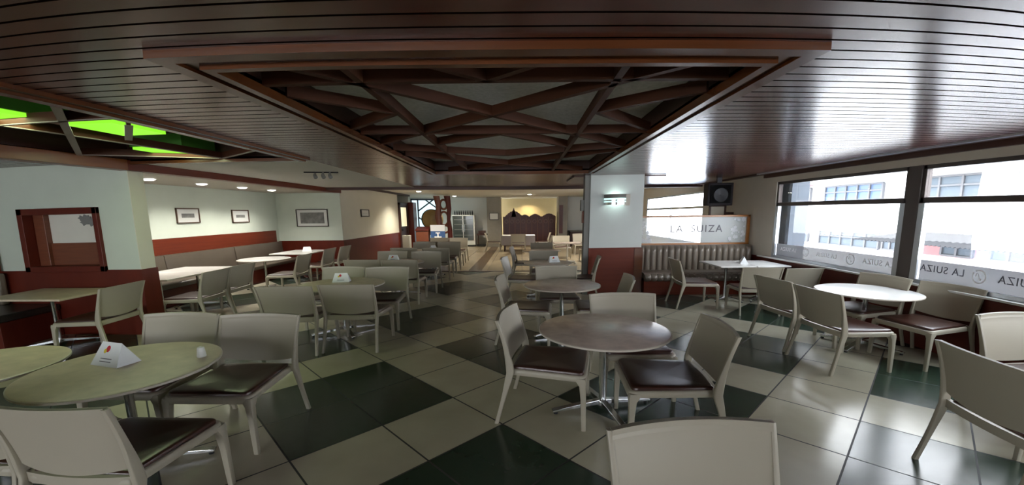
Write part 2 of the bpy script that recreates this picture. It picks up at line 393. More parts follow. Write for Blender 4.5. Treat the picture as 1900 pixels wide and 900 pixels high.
# ------------------------------------------------------------------ lattices
def boards(segs, th, z0, z1, name, label, mats, tips=None):
    root = thing(name, label, 'ceiling lattice')
    for (p, qq) in segs:
        MB().plank(p, qq, th, z0, z1).build('lattice_board', mats, root)
    return root
A = 1.18
segs = [((-.95, 2.2), (-.95, 7.58)), ((.57, 2.2), (.57, 7.58)),
        ((-1.36, 2.2), (1.22, 5.02)), ((1.05, 2.2), (-1.54, 4.72)), ((-1.54, 2.60), (1.22, 2.56)), ((-1.54, 4.13), (1.22, 4.17)),
        ((-1.54, 2.84), (-.97, 3.36)), ((-1.54, 3.92), (-.97, 3.36)), ((.59, 3.36), (1.22, 2.82)), ((.59, 3.36), (1.22, 4.08)),
        ((-.95, 4.78), (-.2, 4.2)), ((-.2, 4.2), (.57, 5.0)), ((-1.54, 5.12), (-.2, 5.62)), ((-.2, 5.62), (1.22, 5.05)),
        ((-.62, 2.2), (-.2, 2.58)), ((-.2, 2.58), (.22, 2.2)), ((-1.54, 5.6), (1.1, 7.58)), ((1.22, 5.35), (-1.3, 7.58))]
boards(segs, .045, 2.474, 2.55, 'ceiling_lattice', 'dark wooden lattice of crossing boards inside the central framed ceiling opening', m_wbeam)
m_lat2 = mat('grey edged lattice wood', (.26, .22, .18), .5)
segs2 = [((-4.45, 1.25), (-4.05, 5.7)), ((-5.44, 5.06), (-3.0, 2.65)), ((-5.4, 3.3), (-3.0, 3.3)), ((-3.33, 3.56), (-3.95, 4.2)), ((-4.05, 5.7), (-3.0, 4.95)), ((-5.4, 5.0), (-4.1, 5.7))]
r2 = thing('ceiling_lattice', 'brown and grey lattice over the green lit coves at upper left', 'ceiling lattice')
for k, (p, qq) in enumerate(segs2):
    bd = MB().plank(p, qq, .03, 2.485, 2.56).build('lattice_board', m_wbeam, r2)
    MB().plank(p, qq, .06 if k in (1, 3) else .034, 2.478, 2.485).build('edge_strip', m_lat2, bd)
m_green = mat('green lit panel', (.05, .3, .02), .5, emit=(.26, .80, .03), es=.65)
m_greend = mat('green panel shade', (.10, .35, .05), .5)
def green(x0, x1, y0, y1, label, es=None):
    t = thing('cove_light', label, 'light', group='green cove lights')
    t.location = ((x0 + x1) / 2, (y0 + y1) / 2, 2.50)
    a, b = (x1 - x0) / 2, (y1 - y0) / 2
    MB().box(-a, a, -b, b, .06, .2).build('housing', m_greend, t)
    MB().box(-a + .02, a - .02, -b + .02, b - .02, .03, .06).build('diffuser', m_green, t)
    l = lamp('cove_lamp', (0, 0, 0), 5.0, color=(.86, 1, .62)); l.data.shape = 'RECTANGLE'; l.data.size = 2 * a - .06; l.data.size_y = 2 * b - .06; l.parent = t; l.location = (0, 0, .025)
green(-4.75, -4.08, 5.05, 5.62, 'long lime green cove light nearest the alcove beam')
green(-4.36, -3.95, 2.9, 3.55, 'green cove light at the left edge of the picture')
green(-4.05, -3.55, 3.62, 4.25, 'green cove light just behind the moulded ceiling edge')
struct(MB().box(-4.4, -4.12, 3.75, 4.2, 2.6, 2.64).build('ceiling_pink_panel', mat('dusty pink paint', (.45, .25, .28), .7)))

# ------------------------------------------------------------------ windows
def film_logo(parent, y, z, s, m_):
    t = MB()
    n = 40
    for i in range(n):
        a0, a1 = 2 * PI * i / n, 2 * PI * (i + 1) / n
        if .5 < a0 < .9: continue
        t.add([(0, r * math.cos(a) * s, r * math.sin(a) * s) for a in (a0, a1) for r in (.8, 1.0)], [(0, 1, 3, 2)])
    pts = [(.45 * math.cos(a * .5) * (1 - .06 * a), .5 * math.sin(a)) for a in [k * .45 for k in range(14)]]
    for (p0, p1) in zip(pts, pts[1:]):
        d = Vector((p1[0] - p0[0], p1[1] - p0[1])); nn = Vector((-d.y, d.x)).normalized() * .06
        t.add([(0, (p0[0] - nn.x) * s, (p0[1] - nn.y) * s), (0, (p1[0] - nn.x) * s, (p1[1] - nn.y) * s), (0, (p1[0] + nn.x) * s, (p1[1] + nn.y) * s), (0, (p0[0] + nn.x) * s, (p0[1] + nn.y) * s)], [(0, 1, 2, 3)])
    o = t.build('window_logo', m_, parent); o.location = (XW + .035, y, z)
for k, (a, b) in enumerate(WIN):
    root = bpy.data.objects.new('window_%d' % (k + 1), None); COL.objects.link(root); root['kind'] = 'structure'
    fr = MB(); t = .05
    X0, X1 = XW + .02, XW + .10
    fr.box(X0, X1, a, a + t, SILL, HEAD); fr.box(X0, X1, b - t, b, SILL, HEAD); fr.box(X0, X1, a, b, HEAD - t, HEAD); fr.box(X0, X1, a, b, 1.81, 1.88)
    fr.build('window_frame', m_alu if k < 4 else m_alul, root, bevel=.004)
    f2 = MB(); X0, X1 = XW + .005, XW + .075
    f2.box(X0, X1, a, a + t + .035, SILL, 1.81); f2.box(X0, X1, b - t - .035, b, SILL, 1.81); f2.box(X0, X1, a + t, b - t, SILL, SILL + .05)
    if k == 4: f2.box(X0, X1, (a + b) / 2 - .05, (a + b) / 2, SILL, HEAD)
    f2.build('window_sash', m_alul, root, bevel=.003)
    MB().box(XW + .05, XW + .056, a + t, b - t, SILL + .05, 1.81).build('window_pane', m_glass, root)
    MB().box(XW + .05, XW + .056, a + t, b - t, 1.88, HEAD - t).build('window_pane', m_glass, root)
    if k < 4:
        MB().box(XW + .044, XW + .048, a + .1, b - .1, SILL + .05, 1.10 if k else 1.08).build('window_film', m_film, root)
        L = b - a
        def wtext(s, y, z, size, m_):
            Mx = Matrix(((0, 0, 1, XW + .04), (1, 0, 0, y), (0, 1, 0, z), (0, 0, 0, 1)))   # reads from the street
            text('window_lettering', s, size, m_, Mx, root, ext=.001, space=1.15)
        if k == 0:
            wtext('LA SUIZA', 5.72, .975, .115, m_letterw); film_logo(root, 6.22, .97, .085, m_letterw)
            wtext('LA SUIZA', 6.75, .975, .10, m_letterw); film_logo(root, 7.25, .98, .075, m_letterw); wtext('LA SUIZA', 7.75, .985, .10, m_letterw)
        elif k == 1:
            wtext('LA SUIZA', 4.78, 1.0, .12, m_letterg); film_logo(root, 4.33, .99, .08, m_letterw); wtext('LA SUIZA', 3.85, .99, .12, m_letterg)
            film_logo(root, 3.3, .99, .08, m_letterw); wtext('LA SUIZA', 2.8, .99, .12, m_letterg)
for k, (a, b) in enumerate(((-9.3, -5.3), (-4.9, -.7))):  # unseen rear windows, added to give soft fill light from behind the camera
    root = bpy.data.objects.new('window_%d' % (k + 7), None); COL.objects.link(root); root['kind'] = 'structure'
    fr = MB(); fr.box(a, a + .05, -6.1, -6.02, .8, 2.28); fr.box(b - .05, b, -6.1, -6.02, .8, 2.28); fr.box(a, b, -6.1, -6.02, 2.23, 2.28); fr.box(a, b, -6.1, -6.02, .8, .85); fr.box(a, b, -6.1, -6.02, 1.81, 1.88)
    fr.box((a + b) / 2 - .04, (a + b) / 2 + .04, -6.1, -6.02, .8, 2.28); fr.build('window_frame', m_alu, root, bevel=.004)
    MB().box(a + .05, b - .05, -6.07, -6.064, .85, 2.23).build('window_pane', m_glass, root)
struct(MB().box(XW + .16, XW + .5, 7.98, 8.42, -4, 6).build('wall_street_pilaster', mat('blue grey pilaster', (.055, .065, .08), .8)))
# interior window in the left wall
root = bpy.data.objects.new('window_6', None); COL.objects.link(root); root['kind'] = 'structure'
f = MB(); a, b = -7.31, -6.01
f.box(a, a + .09, 5.70, 6.0, .95, 1.87); f.box(b - .07, b, 5.70, 6.0, .95, 1.87); f.box(a, b, 5.70, 6.0, 1.78, 1.87); f.box(a, b, 5.70, 6.0, .95, 1.03)
f.build('window_frame', m_wred, root, bevel=.005)
f = MB(); f.box(a + .09, a + .27, 5.85, 5.98, 1.03, 1.78); f.box(a + .27, b - .07, 5.9, 5.98, 1.03, 1.36); f.build('window_sash', m_wcarve2, root, bevel=.005)
MB().box(a + .27, b - .07, 5.93, 5.97, 1.36, 1.78).build('window_pane', mat('frosted interior pane', (.76, .74, .66), .5, noise=.12, nscale=2), root)
lf = MB(); rng = random.Random(4)
for k in range(26):
    x = b - .10 - rng.random() ** 1.6 * .38; z = 1.74 - rng.random() * (.32 if x > b - .25 else .1); r = .03 + rng.random() * .035
    lf.prism([(x + r * (1.3 if i % 2 else .8) * math.cos(i * PI / 5), z + r * .7 * (1.3 if i % 2 else .8) * math.sin(i * PI / 5)) for i in range(10)], 5.918 - k * .0002, 5.929, lambda p, q_, r_: (p, r_, q_))
lf.build('window_etching', mat('grey etching', (.22, .22, .21), .6), root)

# ------------------------------------------------------------------ street outside
m_fac = mat('white render', (.62, .61, .60), .8); m_facp = mat('pink render', (.26, .11, .11), .8)
m_owin = mat('street window glass', (.07, .085, .10), .7, spec=.1); m_ofr = mat('street window frame', (.06, .06, .065), .6); m_oblue = mat('blue blind', (.04, .075, .16), .6)
struct(MB().box(XW + .2, 40, -30, 60, -4.2, -4).build('ground', mat('pale paving', (.40, .45, .55), .9)))
def facade(y0, y1, label, rows, walls):
    t = thing('street_building', label, 'building', (14, y0, -4))
    f = MB(); f.box(0, 6, 0, y1 - y0, 0, 12); f.build('facade_wall', m_fac, t)
    if walls: MB().box(-.05, 0, 0, y1 - y0, 4.25, walls + 4).build('pink_render_band', m_facp, t)
    for (a, b, z0, z1, n, mm) in rows:
        fr = MB(); wd = (b - a) / n
        for k in range(n + 1): fr.box(-.14, -.05, a - y0 + k * wd - .035, a - y0 + k * wd + .035, z0 + 4, z1 + 4)
        for z in (z0, (z0 + z1) / 2 + .08, z1): fr.box(-.13, -.05, a - y0, b - y0, z + 4 - .03, z + 4 + .03)
        w_ = fr.build('facade_window', m_ofr, t)
        MB().box(-.08, -.06, a - y0, b - y0, z0 + 4, z1 + 4).build('pane', mm, w_)
        if z0 > 1.5: MB().box(-.5, 0, a - y0 - .3, b - y0 + .3, z1 + 4.12, z1 + 4.2).build('facade_ledge', m_facp if n < 5 else m_fac, t)
    return t
facade(14.75, 30, 'white building across the street seen through the left street window',
       [(15.8, 18.9, 2.12, 2.80, 5, m_oblue), (15.7, 19.0, .25, .85, 5, m_owin), (19.9, 21.6, 2.14, 2.8, 3, m_owin), (19.8, 21.2, .28, .82, 3, m_owin), (22.5, 26, 2.1, 2.8, 5, m_owin), (14.85, 15.5, .28, .82, 2, m_owin)] , 0)
fb = facade(-12, 14.7, 'white and pink building across the street seen through the right street window',
       [(10.4, 14.3, 2.10, 2.86, 5, m_owin), (12.15, 13.15, .30, .78, 2, m_owin), (10.6, 11.6, .30, .80, 2, m_owin), (6, 9.8, 2.1, 2.86, 6, m_owin), (8, 9, .3, .8, 2, m_owin)], .8)
roof = MB()
for k in range(90):
    y = 2.0 + k * .14; roof.add([(-2.2, y, 4.72), (-2.2, y + .07, 4.76), (0, y + .07, 5.02), (0, y, 4.98)], [(0, 1, 2, 3)]); roof.add([(-2.2, y + .07, 4.76), (-2.2, y + .14, 4.72), (0, y + .14, 4.98), (0, y + .07, 5.02)], [(0, 1, 2, 3)])
ro = roof.build('corrugated_roof', mat('grey roofing', (.035, .035, .037), .95, spec=.1), fb); ro.location = (0, 11.9, 0)

# ------------------------------------------------------------------ chairs
def make_chair():
    t = thing('chair', 'chair', 'chair')
    # seat frame: shallow moulded tray
    W = .335
    def outline(g):
        pts = []
        cs = [(W - .005, .335, .07), (-(W - .005), .335, .07), (-(W - .04), -.30, .03), (W - .04, -.30, .03)]
        for (cx, cy, r) in cs:
            sx = 1 if cx > 0 else -1; sy = 1 if cy > 0 else -1
            a0 = {(1, 1): 0, (-1, 1): PI / 2, (-1, -1): PI, (1, -1): 3 * PI / 2}[(sx, sy)]
            for k in range(5):
                a = a0 + k * PI / 8; pts.append((cx - sx * r + (r - g) * math.cos(a), cy - sy * r + (r - g) * math.sin(a)))
        return pts
    def slab(levels):
        rings = [[(x, y, z + (-.012 * max(0, (y - .2) / .14) ** 2 if y > .2 else 0)) for x, y in outline(g)] for g, z in levels]
        return MB().ring_sweep(rings)
    slab([(.02, .395), (.004, .402), (.0, .425), (.004, .445), (.012, .450)]).build('seat_frame', m_chair, t, smooth=50)
    po = outline(.026); pcx, pcy = 0, .02
    rings = [[(pcx + (x - pcx) * f, pcy + (y - pcy) * f, z - .012 * max(0, (y * f - .2) / .14) ** 2 * (1 if y * f > .2 else 0)) for x, y in po] for f, z in ((1, .447), (1, .463), (.985, .470), (.94, .474), (.8, .472), (.6, .467), (.4, .463), (.2, .461), (.05, .4605))]
    MB().ring_sweep(rings).build('seat_pad', m_pad, t, smooth=60)
    for s in (-1, 1):
        MB().post([(s * .318, .312, 0, .036, .036), (s * .312, .308, .25, .046, .044), (s * .306, .302, .36, .054, .056), (s * .298, .290, .40, .075, .085), (s * .298, .285, .425, .07, .08)]).build('leg', m_chair, t, smooth=40)
    for s in (-1, 1):
        pts = []
        for k in range(15):
            z = .862 * k / 14
            if z < .43: y = -.395 + .115 * (z / .43) ** 1.0
            else: y = -.28 - .115 * ((z - .43) / .455) ** 1.5
            x = s * (.335 - .015 * math.sin(z / .862 * PI))
            wy = .034 + .034 * math.exp(-((z - .45) / .17) ** 2) - .006 * z; wx = .034 + .004 * math.exp(-((z - .43) / .15) ** 2) - .010 * z
            pts.append((x, y, z, wx, wy))
        MB().post(pts).build('leg', m_chair, t, smooth=40)
    # backrest shell, curved in plan and in height, bottom edge sagging
    def bk(u, v):
        uu = 2 * u - 1; z0 = .515 - .035 * (1 - uu * uu); z = z0 + (.865 - z0) * v + .006 * (1 - uu * uu) * v
        zz = max(0, z - .43); y = -.28 - .115 * (zz / .455) ** 1.5 - .045 * (1 - uu * uu)
        return (uu * (.325 + .005 * v), y, z)
    b = MB().grid(bk, 16, 10, lambda u, v: .012 + (.010 if v > .93 else 0), (0, 1, 0))
    b.grid(lambda u, v: (bk(u, .90 + .1 * v)[0], bk(u, .90 + .1 * v)[1] - .004, bk(u, .90 + .1 * v)[2]), 16, 2, .02, (0, 1, 0))
    b.build('backrest', m_chair, t, smooth=45)
    MB().grid(lambda u, v: ((2 * u - 1) * .31, -.285 - .03 * (1 - (2 * u - 1) ** 2), .405 + .055 * v), 12, 2, .03, (0, 1, 0)).build('back_rail', m_chair, t, smooth=45)
    return t
chair0 = make_chair(); used = [False]
GRP = 'cream plastic dining chairs'
def chair(x, y, deg, where, sc_=1.0):
    t = chair0 if not used[0] else copy_tree(chair0); used[0] = True
    t.location = (x, y, 0.001); t.rotation_euler = (0, 0, math.radians(deg - 90)); t.scale = (sc_, sc_, sc_)
    tag(t, 'cream chair ' + where, 'chair', GRP); return t
# deg = heading the sitter looks to (0 = +X, 90 = +Y)
chair(.70, 1.12, -86, 'cut off by the bottom edge, nearest the camera')
# centre row
chair(.24, 3.36, -12, 'with brown seat pushed in left of the nearest centre round table')
chair(1.11, 3.02, 176, 'with brown seat right of the nearest centre round table')
chair(1.06, 3.80, -90, 'behind the nearest centre round table')
chair(.07, 5.40, -6, 'left of the second centre round table')
chair(1.07, 5.42, 176, 'right of the second centre round table, beside the wood column')
chair(.57, 6.16, -90, 'behind the second centre round table')
chair(.02, 7.95, -8, 'left of the third centre round table')
chair(1.15, 8.0, 172, 'right of the third centre round table, close to the column')
chair(.52, 9.05, -90, 'behind the third centre round table')
chair(.10, 10.7, -6, 'left of the fourth centre round table')
chair(.62, 12.0, -90, 'behind the fourth centre round table')
# left row, nearest table
chair(-2.20, 2.04, 90, 'with its back to us right of the nearest left round table front')
chair(-2.93, 2.08, 90, 'cropped by the left edge, front of the nearest left round table')
chair(-2.25, 3.01, -90, 'facing us behind the nearest left round table, right one')
chair(-2.98, 3.06, -90, 'facing us behind the nearest left round table, left one')
chair(-2.16, 5.28, 90, 'with its back to us at the second left table, right one')
chair(-2.88, 5.18, 92, 'with its back to us at the second left table, left one')
chair(-2.18, 6.17, -88, 'facing us across the second left round table, right one')
chair(-2.92, 6.24, -90, 'facing us across the second left round table, left one')
chair(-2.33, 8.02, 90, 'with its back to us at the third left table, right one')
chair(-3.05, 8.08, 90, 'with its back to us at the third left table, left one')
chair(-2.22, 9.05, -88, 'facing us across the third left table, right one')
chair(-3.03, 9.12, -90, 'facing us across the third left table, left one')
chair(-2.24, 10.85, 90, 'with its back to us at the fourth left table, right one')
chair(-3.07, 10.9, 90, 'with its back to us at the fourth left table, left one')
chair(-2.28, 12.2, -90, 'behind the fourth left table, right one')
chair(-3.04, 12.25, -90, 'behind the fourth left table, left one')
chair(-2.33, 13.4, 90, 'at the fifth left table, near right one')
chair(-3.05, 13.45, 90, 'at the fifth left table, near left one')
chair(-2.38, 14.85, -90, 'at the fifth left table, far right one')
chair(-3.1, 14.9, -90, 'at the fifth left table, far left one')
# street window table
chair(3.58, 5.17, 6, 'with dark back to us at the window table, left one')
chair(3.60, 4.38, 4, 'with dark back to us at the window table, near one')
chair(4.44, 5.20, 190, 'against the street wall behind the window table, far one')
chair(4.60, 4.45, 190, 'against the street wall with seat toward us, near one')
chair(4.10, 2.78, -90, 'half cropped by the right edge, facing us')
chair(3.10, 2.16, -6, 'in dark silhouette at the lower right corner')
# banquette table
chair(3.18, 7.40, -4, 'seen from the side at the left end of the banquette table')
chair(3.97, 6.92, 84, 'with its back to us at the banquette table, left one', .93)
chair(4.66, 6.95, 90, 'with its back to us at the banquette table, right one by the window', .9)
# left wall table and alcove
chair(-5.50, 5.03, 184, 'in front of the dark wainscot below the left wall')
chair(-5.24, 6.38, 184, 'at the near alcove table, close to the pillar')
chair(-5.30, 7.12, 182, 'at the near alcove table, farther one')
chair(-5.12, 8.85, 184, 'at the round white alcove table')
chair(-5.30, 10.45, 182, 'at the far alcove table, nearer one')
chair(-5.26, 11.3, 180, 'at the far alcove table, farther one')

# ------------------------------------------------------------------ tables
def pedestal(t, r=.42, a0=20, h=.69):
    MB().lathe([(.028, .05), (.028, h - .02), (.034, h - .01), (.034, h)], n=20).build('column', m_chrome, t, smooth=40)
    b = MB().lathe([(.10, h), (.10, h + .006)], n=16); b.box(-.2, .2, -.02, .02, h, h + .008); b.box(-.02, .02, -.2, .2, h, h + .008); b.build('mounting_plate', m_black, t)
    f = MB().lathe([(.05, .035), (.05, .075), (.036, .085)], n=20)
    for k in range(4):
        a = math.radians(a0 + 90 * k); c, s = math.cos(a), math.sin(a); w_ = .026
        pts = []
        for rr, z0, z1 in ((.03, .045, .085), (r * .95, .022, .042), (r, .020, .036)):
            for (o_, z) in ((-w_, z0), (w_, z0), (w_, z1), (-w_, z1)): pts.append((rr * c - o_ * s, rr * s + o_ * c, z))
        f.ring_sweep([pts[0:4], pts[4:8], pts[8:12]])
    f.build('foot', m_chrome, t, bevel=.003)
    for k in range(4):
        a = math.radians(a0 + 90 * k); MB().lathe([(.018, 0), (.018, .014), (.008, .022)], (r - .03) * math.cos(a), (r - .03) * math.sin(a), 10).build('glide', m_black, t)
def round_table(x, y, label, m_top, R=.55, a0=20, group='round pedestal tables'):
    t = thing('round_table', label, 'table', (x, y, 0), 0, group)
    top = MB().lathe([(0, .698), (R - .02, .698), (R - .006, .702), (R, .709), (R, .714), (R - .004, .719), (R - .014, .722), (0, .722)], n=64); top.build('tabletop', m_top, t, smooth=30)
    MB().lathe([(R - .003, .700), (R + .004, .703), (R + .004, .716), (R - .003, .719)], n=64, loop=True).build('edge_band', m_edge, t, smooth=40)
    pedestal(t, .46, a0); return t
round_table(.70, 3.37, 'nearest centre round table with a pinkish beige speckled top', m_marble, .55, 14)
round_table(.57, 5.62, 'second round table of the centre row', m_marble, .54, 30)
round_table(.55, 8.35, 'third round table of the centre row, with a card on it', m_marble, .5, 10)
round_table(.56, 11.3, 'fourth round table of the centre row', m_marble, .54, 10)
m_marbg = mat('speckled olive beige laminate', (.58, .49, .37), .42, noise=.3, nscale=9)
round_table(-2.68, 2.55, 'large looking round table at lower left with a white tent card', m_marbg, .56, 20)
round_table(-3.76, 2.5, 'round table partly hidden at the left edge of the picture', m_marbg, .5, 20)
round_table(-2.62, 5.85, 'green tinted second round table of the left row', m_marbg, .58, 35)
round_table(-2.68, 8.65, 'third round table of the left row, with a card', m_marbg, .56, 10)
round_table(-2.68, 11.5, 'fourth round table of the left row, with a leaning card', m_marbg, .54, 10)
round_table(-2.72, 14.15, 'farthest round table of the left row', m_marbg, .5, 10)
round_table(4.33, 4.97, 'bright white round table beside the street window', m_marbw, .56, 32)
round_table(-6.0, 9.45, 'white round table in the alcove before the long bench', m_marbw, .55, 10)
def rect_table(x0, x1, y0, y1, label, m_top, px_=None, py_=None, group='rectangular tables'):
    cx, cy = (x0 + x1) / 2, (y0 + y1) / 2; t = thing('rectangular_table', label, 'table', (cx, cy, 0), 0, group)
    a, b = (x1 - x0) / 2, (y1 - y0) / 2
    MB().box(-a, a, -b, b, .694, .722).build('tabletop', m_top, t, bevel=.006)
    pedestal(t, min(.42, a * 1.1), 40 if px_ is None else px_); return t
rect_table(3.64, 4.30, 7.38, 8.30, 'white rectangular table at the left end before the channelled banquette', m_marbw)
rect_table(4.32, 4.94, 7.38, 8.30, 'white rectangular table beside the banquette and the street window', m_marbw)
rect_table(-7.0, -5.78, 4.82, 5.66, 'beige rectangular table beneath the interior window on the left', m_marbg)
rect_table(-6.75, -5.66, 6.35, 7.25, 'white rectangular alcove table right behind the pillar', m_marbw)
rect_table(-6.75, -5.66, 7.27, 8.05, 'white rectangular alcove table joined behind the near one', m_marbw)
rect_table(-6.6, -5.6, 10.6, 11.9, 'white rectangular table at the far end of the alcove', m_marbw)

# tent cards
def card(x, y, z, deg, label, s=1.0, logo=True):
    t = thing('tent_card', label, 'tent card', (x, y, z), math.radians(deg), 'tent cards on the tables')
    w_, h, d = .12 * s, .13 * s, .07 * s
    b = MB(); b.add([(-w_, -d, 0), (w_, -d, 0), (w_ * .72, 0, h), (-w_ * .72, 0, h), (-w_, d, 0), (w_, d, 0)], [(0, 1, 2, 3), (5, 4, 3, 2), (0, 3, 4), (1, 5, 2), (0, 4, 5, 1)])
    b.build('card', m_paper, t)
    if logo:
        n = Vector((0, -h, d)).normalized()
        for (cx, cz, r, mm, nm) in ((-.01, .72, .018, m_logored, 'red_print'), (-.03, .62, .013, m_logoyel, 'yellow_print')):
            pts = []
            for k in range(10):
                a = 2 * PI * k / 10; u = cx * s + r * s * math.cos(a); v = cz + r / .13 * math.sin(a)
                pts.append((u, -d * (1 - v) - .001, h * v + .0005))
            MB().add(pts, [tuple(range(10))]).build(nm, mm, t)
        lb = MB()
        for k, v in enumerate((.18, .30)):
            a_, b_ = -.05 * s, .05 * s
            lb.add([(a_, -d * (1 - v) - .001, h * v), (b_, -d * (1 - v) - .001, h * v), (b_, -d * (1 - v - .03) - .001, h * (v + .03)), (a_, -d * (1 - v - .03) - .001, h * (v + .03))], [(0, 1, 2, 3)])
        lb.build('printed_lines', m_letterg, t)
    return t
card(-2.80, 2.62, .7225, -14, 'white tent card with a small red and yellow mark, nearest left table', 1.12)
card(-2.70, 6.02, .7225, 10, 'tent card on the green tinted second left table')
card(-2.78, 8.75, .7225, 0, 'tent card on the third left table')
card(-2.55, 11.6, .7225, 60, 'leaning tent card on the fourth left table', 1.0, False)
card(.68, 8.38, .7225, 15, 'lilac lit tent card on the third centre table')
card(-6.35, 6.75, .7225, 25, 'tent card on the near alcove table', 1.0, False)
card(-5.95, 11.3, .7225, 20, 'tent card on the far alcove table', 1.0, False)
card(4.30, 7.85, .7225, 70, 'tent card seen edge on at the banquette table', 1.0, False)
tag(MB().lathe([(.028, .7225), (.03, .73), (.022, .79), (0, .80)], -2.28, 2.75, 14).build('salt_shaker', m_white, smooth=40), 'small white shaker near the right rim of the nearest left table', 'shaker')

# ------------------------------------------------------------------ banquettes
def channel_bench(x0, x1, y0, y1):
    t = thing('banquette', 'taupe channelled banquette under the etched glass screen', 'bench', ((x0 + x1) / 2, y1, 0))
    W = (x1 - x0) / 2; D = y1 - y0
    MB().box(-W, W, -D + .04, 0, 0, .30).build('plinth', m_wredh, t, bevel=.006)
    n = 19; wd = 2 * W / n
    def prof(u): ph = (u * n) % 1; return abs(math.sin(PI * ph)) ** .55
    def back(u, v):
        tp = math.sin(min(1, max(0, (1 - v) * 6)) * PI / 2)
        return (-W + 2 * W * u, -.13 - .055 * prof(u) * tp * min(1, v * 4 + .3) + .05 * (1 - tp) - .03 * v * 0, .44 + .56 * v)
    MB().grid(back, n * 8, 12, .10, (0, 1, 0)).build('channelled_back', m_leather, t, smooth=60)
    MB().box(-W, W, -.06, -.0, .3, .96).build('back_board', m_leather, t)
    def seat(u, v):
        e = math.sin(min(1, v * 5) * PI / 2); e2 = 1
        return (-W + 2 * W * u, -D + (D - .12) * v + .03 * (1 - e), .42 + .045 * e)
    MB().grid(seat, 20, 14, -.12, (0, 0, 1)).build('seat_cushion', m_leather, t, smooth=60)
    def roll(u, v):
        a = -PI / 2 + PI * v; p = abs(math.sin(PI * ((u * n) % 1))) ** .6; r = .085 - .02 * (1 - p)
        return (-W + 2 * W * u, -D + .05 - r * math.cos(a), .37 + r * math.sin(a))
    MB().grid(roll, n * 8, 8, .03, (0, 1, 0)).build('tufted_front_roll', m_leather, t, smooth=60)
    m_button = mat('pale button', (.35, .31, .28), .25)
    for k in range(n):
        b = MB(); x = -W + (k + .5) * wd
        b.add([(x + .02 * math.cos(a), -D - .036 - (.012 if k2 else 0), .37 + .02 * math.sin(a)) if k2 == 0 else (x, -D - .048, .37) for k2 in (0,) for a in [i * PI / 4 for i in range(8)]] + [(x, -D - .052, .37)], [(i, (i + 1) % 8, 8) for i in range(8)])
        b.build('button', m_button, t)
channel_bench(2.56, 5.0, 8.32, 8.97)
# glass screen over the banquette
t = thing('glass_screen', 'wood framed etched glass screen lettered above the channelled banquette', 'screen', (2.56, 9.0, 0))
f = MB(); Wd = 2.45
f.box(0, Wd, 0, .08, .96, 1.04); f.box(0, .05, 0, .08, 1.04, 1.64); f.box(Wd - .06, Wd, 0, .08, 1.04, 1.64); f.box(0, Wd, 0, .08, 1.60, 1.64)
f.build('frame', m_wscreen, t, bevel=.004)
MB().box(0, Wd, -.01, .09, 0, .96).build('backing_panel', m_wredh, t)
MB().box(.05, Wd - .06, .035, .043, 1.04, 1.60).build('etched_pane', m_frost, t)
for (w_, x_) in (('LA', .86), ('SUIZA', 1.52)):
    text('etched_lettering', w_, .22, m_letterg, Matrix.Translation((x_, .030, 1.34)) @ Matrix.Rotation(PI / 2, 4, 'X'), t, .001, 1.2)
lf = MB(); rng = random.Random(9)
for k in range(46):
    side = k % 2; x = (.09 + rng.random() ** 1.5 * .22) if side else (Wd - .10 - rng.random() ** 1.4 * .36); z = 1.08 + rng.random() * .49
    r = .018 + rng.random() * .035
    lf.prism([(x + r * (1.2 if i % 2 else .75) * math.cos(i * PI / 6), z + r * (1.2 if i % 2 else .75) * math.sin(i * PI / 6)) for i in range(12)], .0305 + k * .00004, .034, lambda p, q_, r_: (p, r_, q_))
lf.build('etched_leaves', mat('white etching', (.75, .78, .82), .6, alpha=.7), t)

def alcove_bench():
    m_leather = mat('dark taupe leatherette', (.105, .085, .065), .34, noise=.12, nscale=4, spec=.5)  # darker taupe tone for the alcove bench leather
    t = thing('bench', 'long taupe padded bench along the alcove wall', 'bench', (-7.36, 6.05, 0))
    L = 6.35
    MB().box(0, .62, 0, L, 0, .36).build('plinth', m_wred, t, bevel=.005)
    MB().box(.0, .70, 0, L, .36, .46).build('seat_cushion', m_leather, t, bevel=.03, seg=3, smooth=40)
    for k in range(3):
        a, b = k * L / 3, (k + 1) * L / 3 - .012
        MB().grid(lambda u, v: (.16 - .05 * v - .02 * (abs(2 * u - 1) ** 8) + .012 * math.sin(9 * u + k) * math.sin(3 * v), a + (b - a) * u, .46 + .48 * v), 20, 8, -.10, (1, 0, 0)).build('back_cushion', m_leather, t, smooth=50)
alcove_bench()
t = thing('bench', 'dark padded bench under the interior window at the left edge', 'bench', (-9.9, 5.72, 0))
MB().box(0, 3.02, -.80, 0, 0, .38).build('plinth', m_wred, t, bevel=.005)
MB().box(0, 3.05, -.88, 0, .38, .48).build('seat_cushion', m_leatherd, t, bevel=.03, seg=3, smooth=40)
MB().box(0, 2.25, -.16, -.03, .48, .95).build('back_cushion', m_leather, t, bevel=.04, seg=3, smooth=40)
MB().box(0, 2.14, -.06, .0, .97, 1.30).build('top_panel', m_wredh, t, bevel=.004)

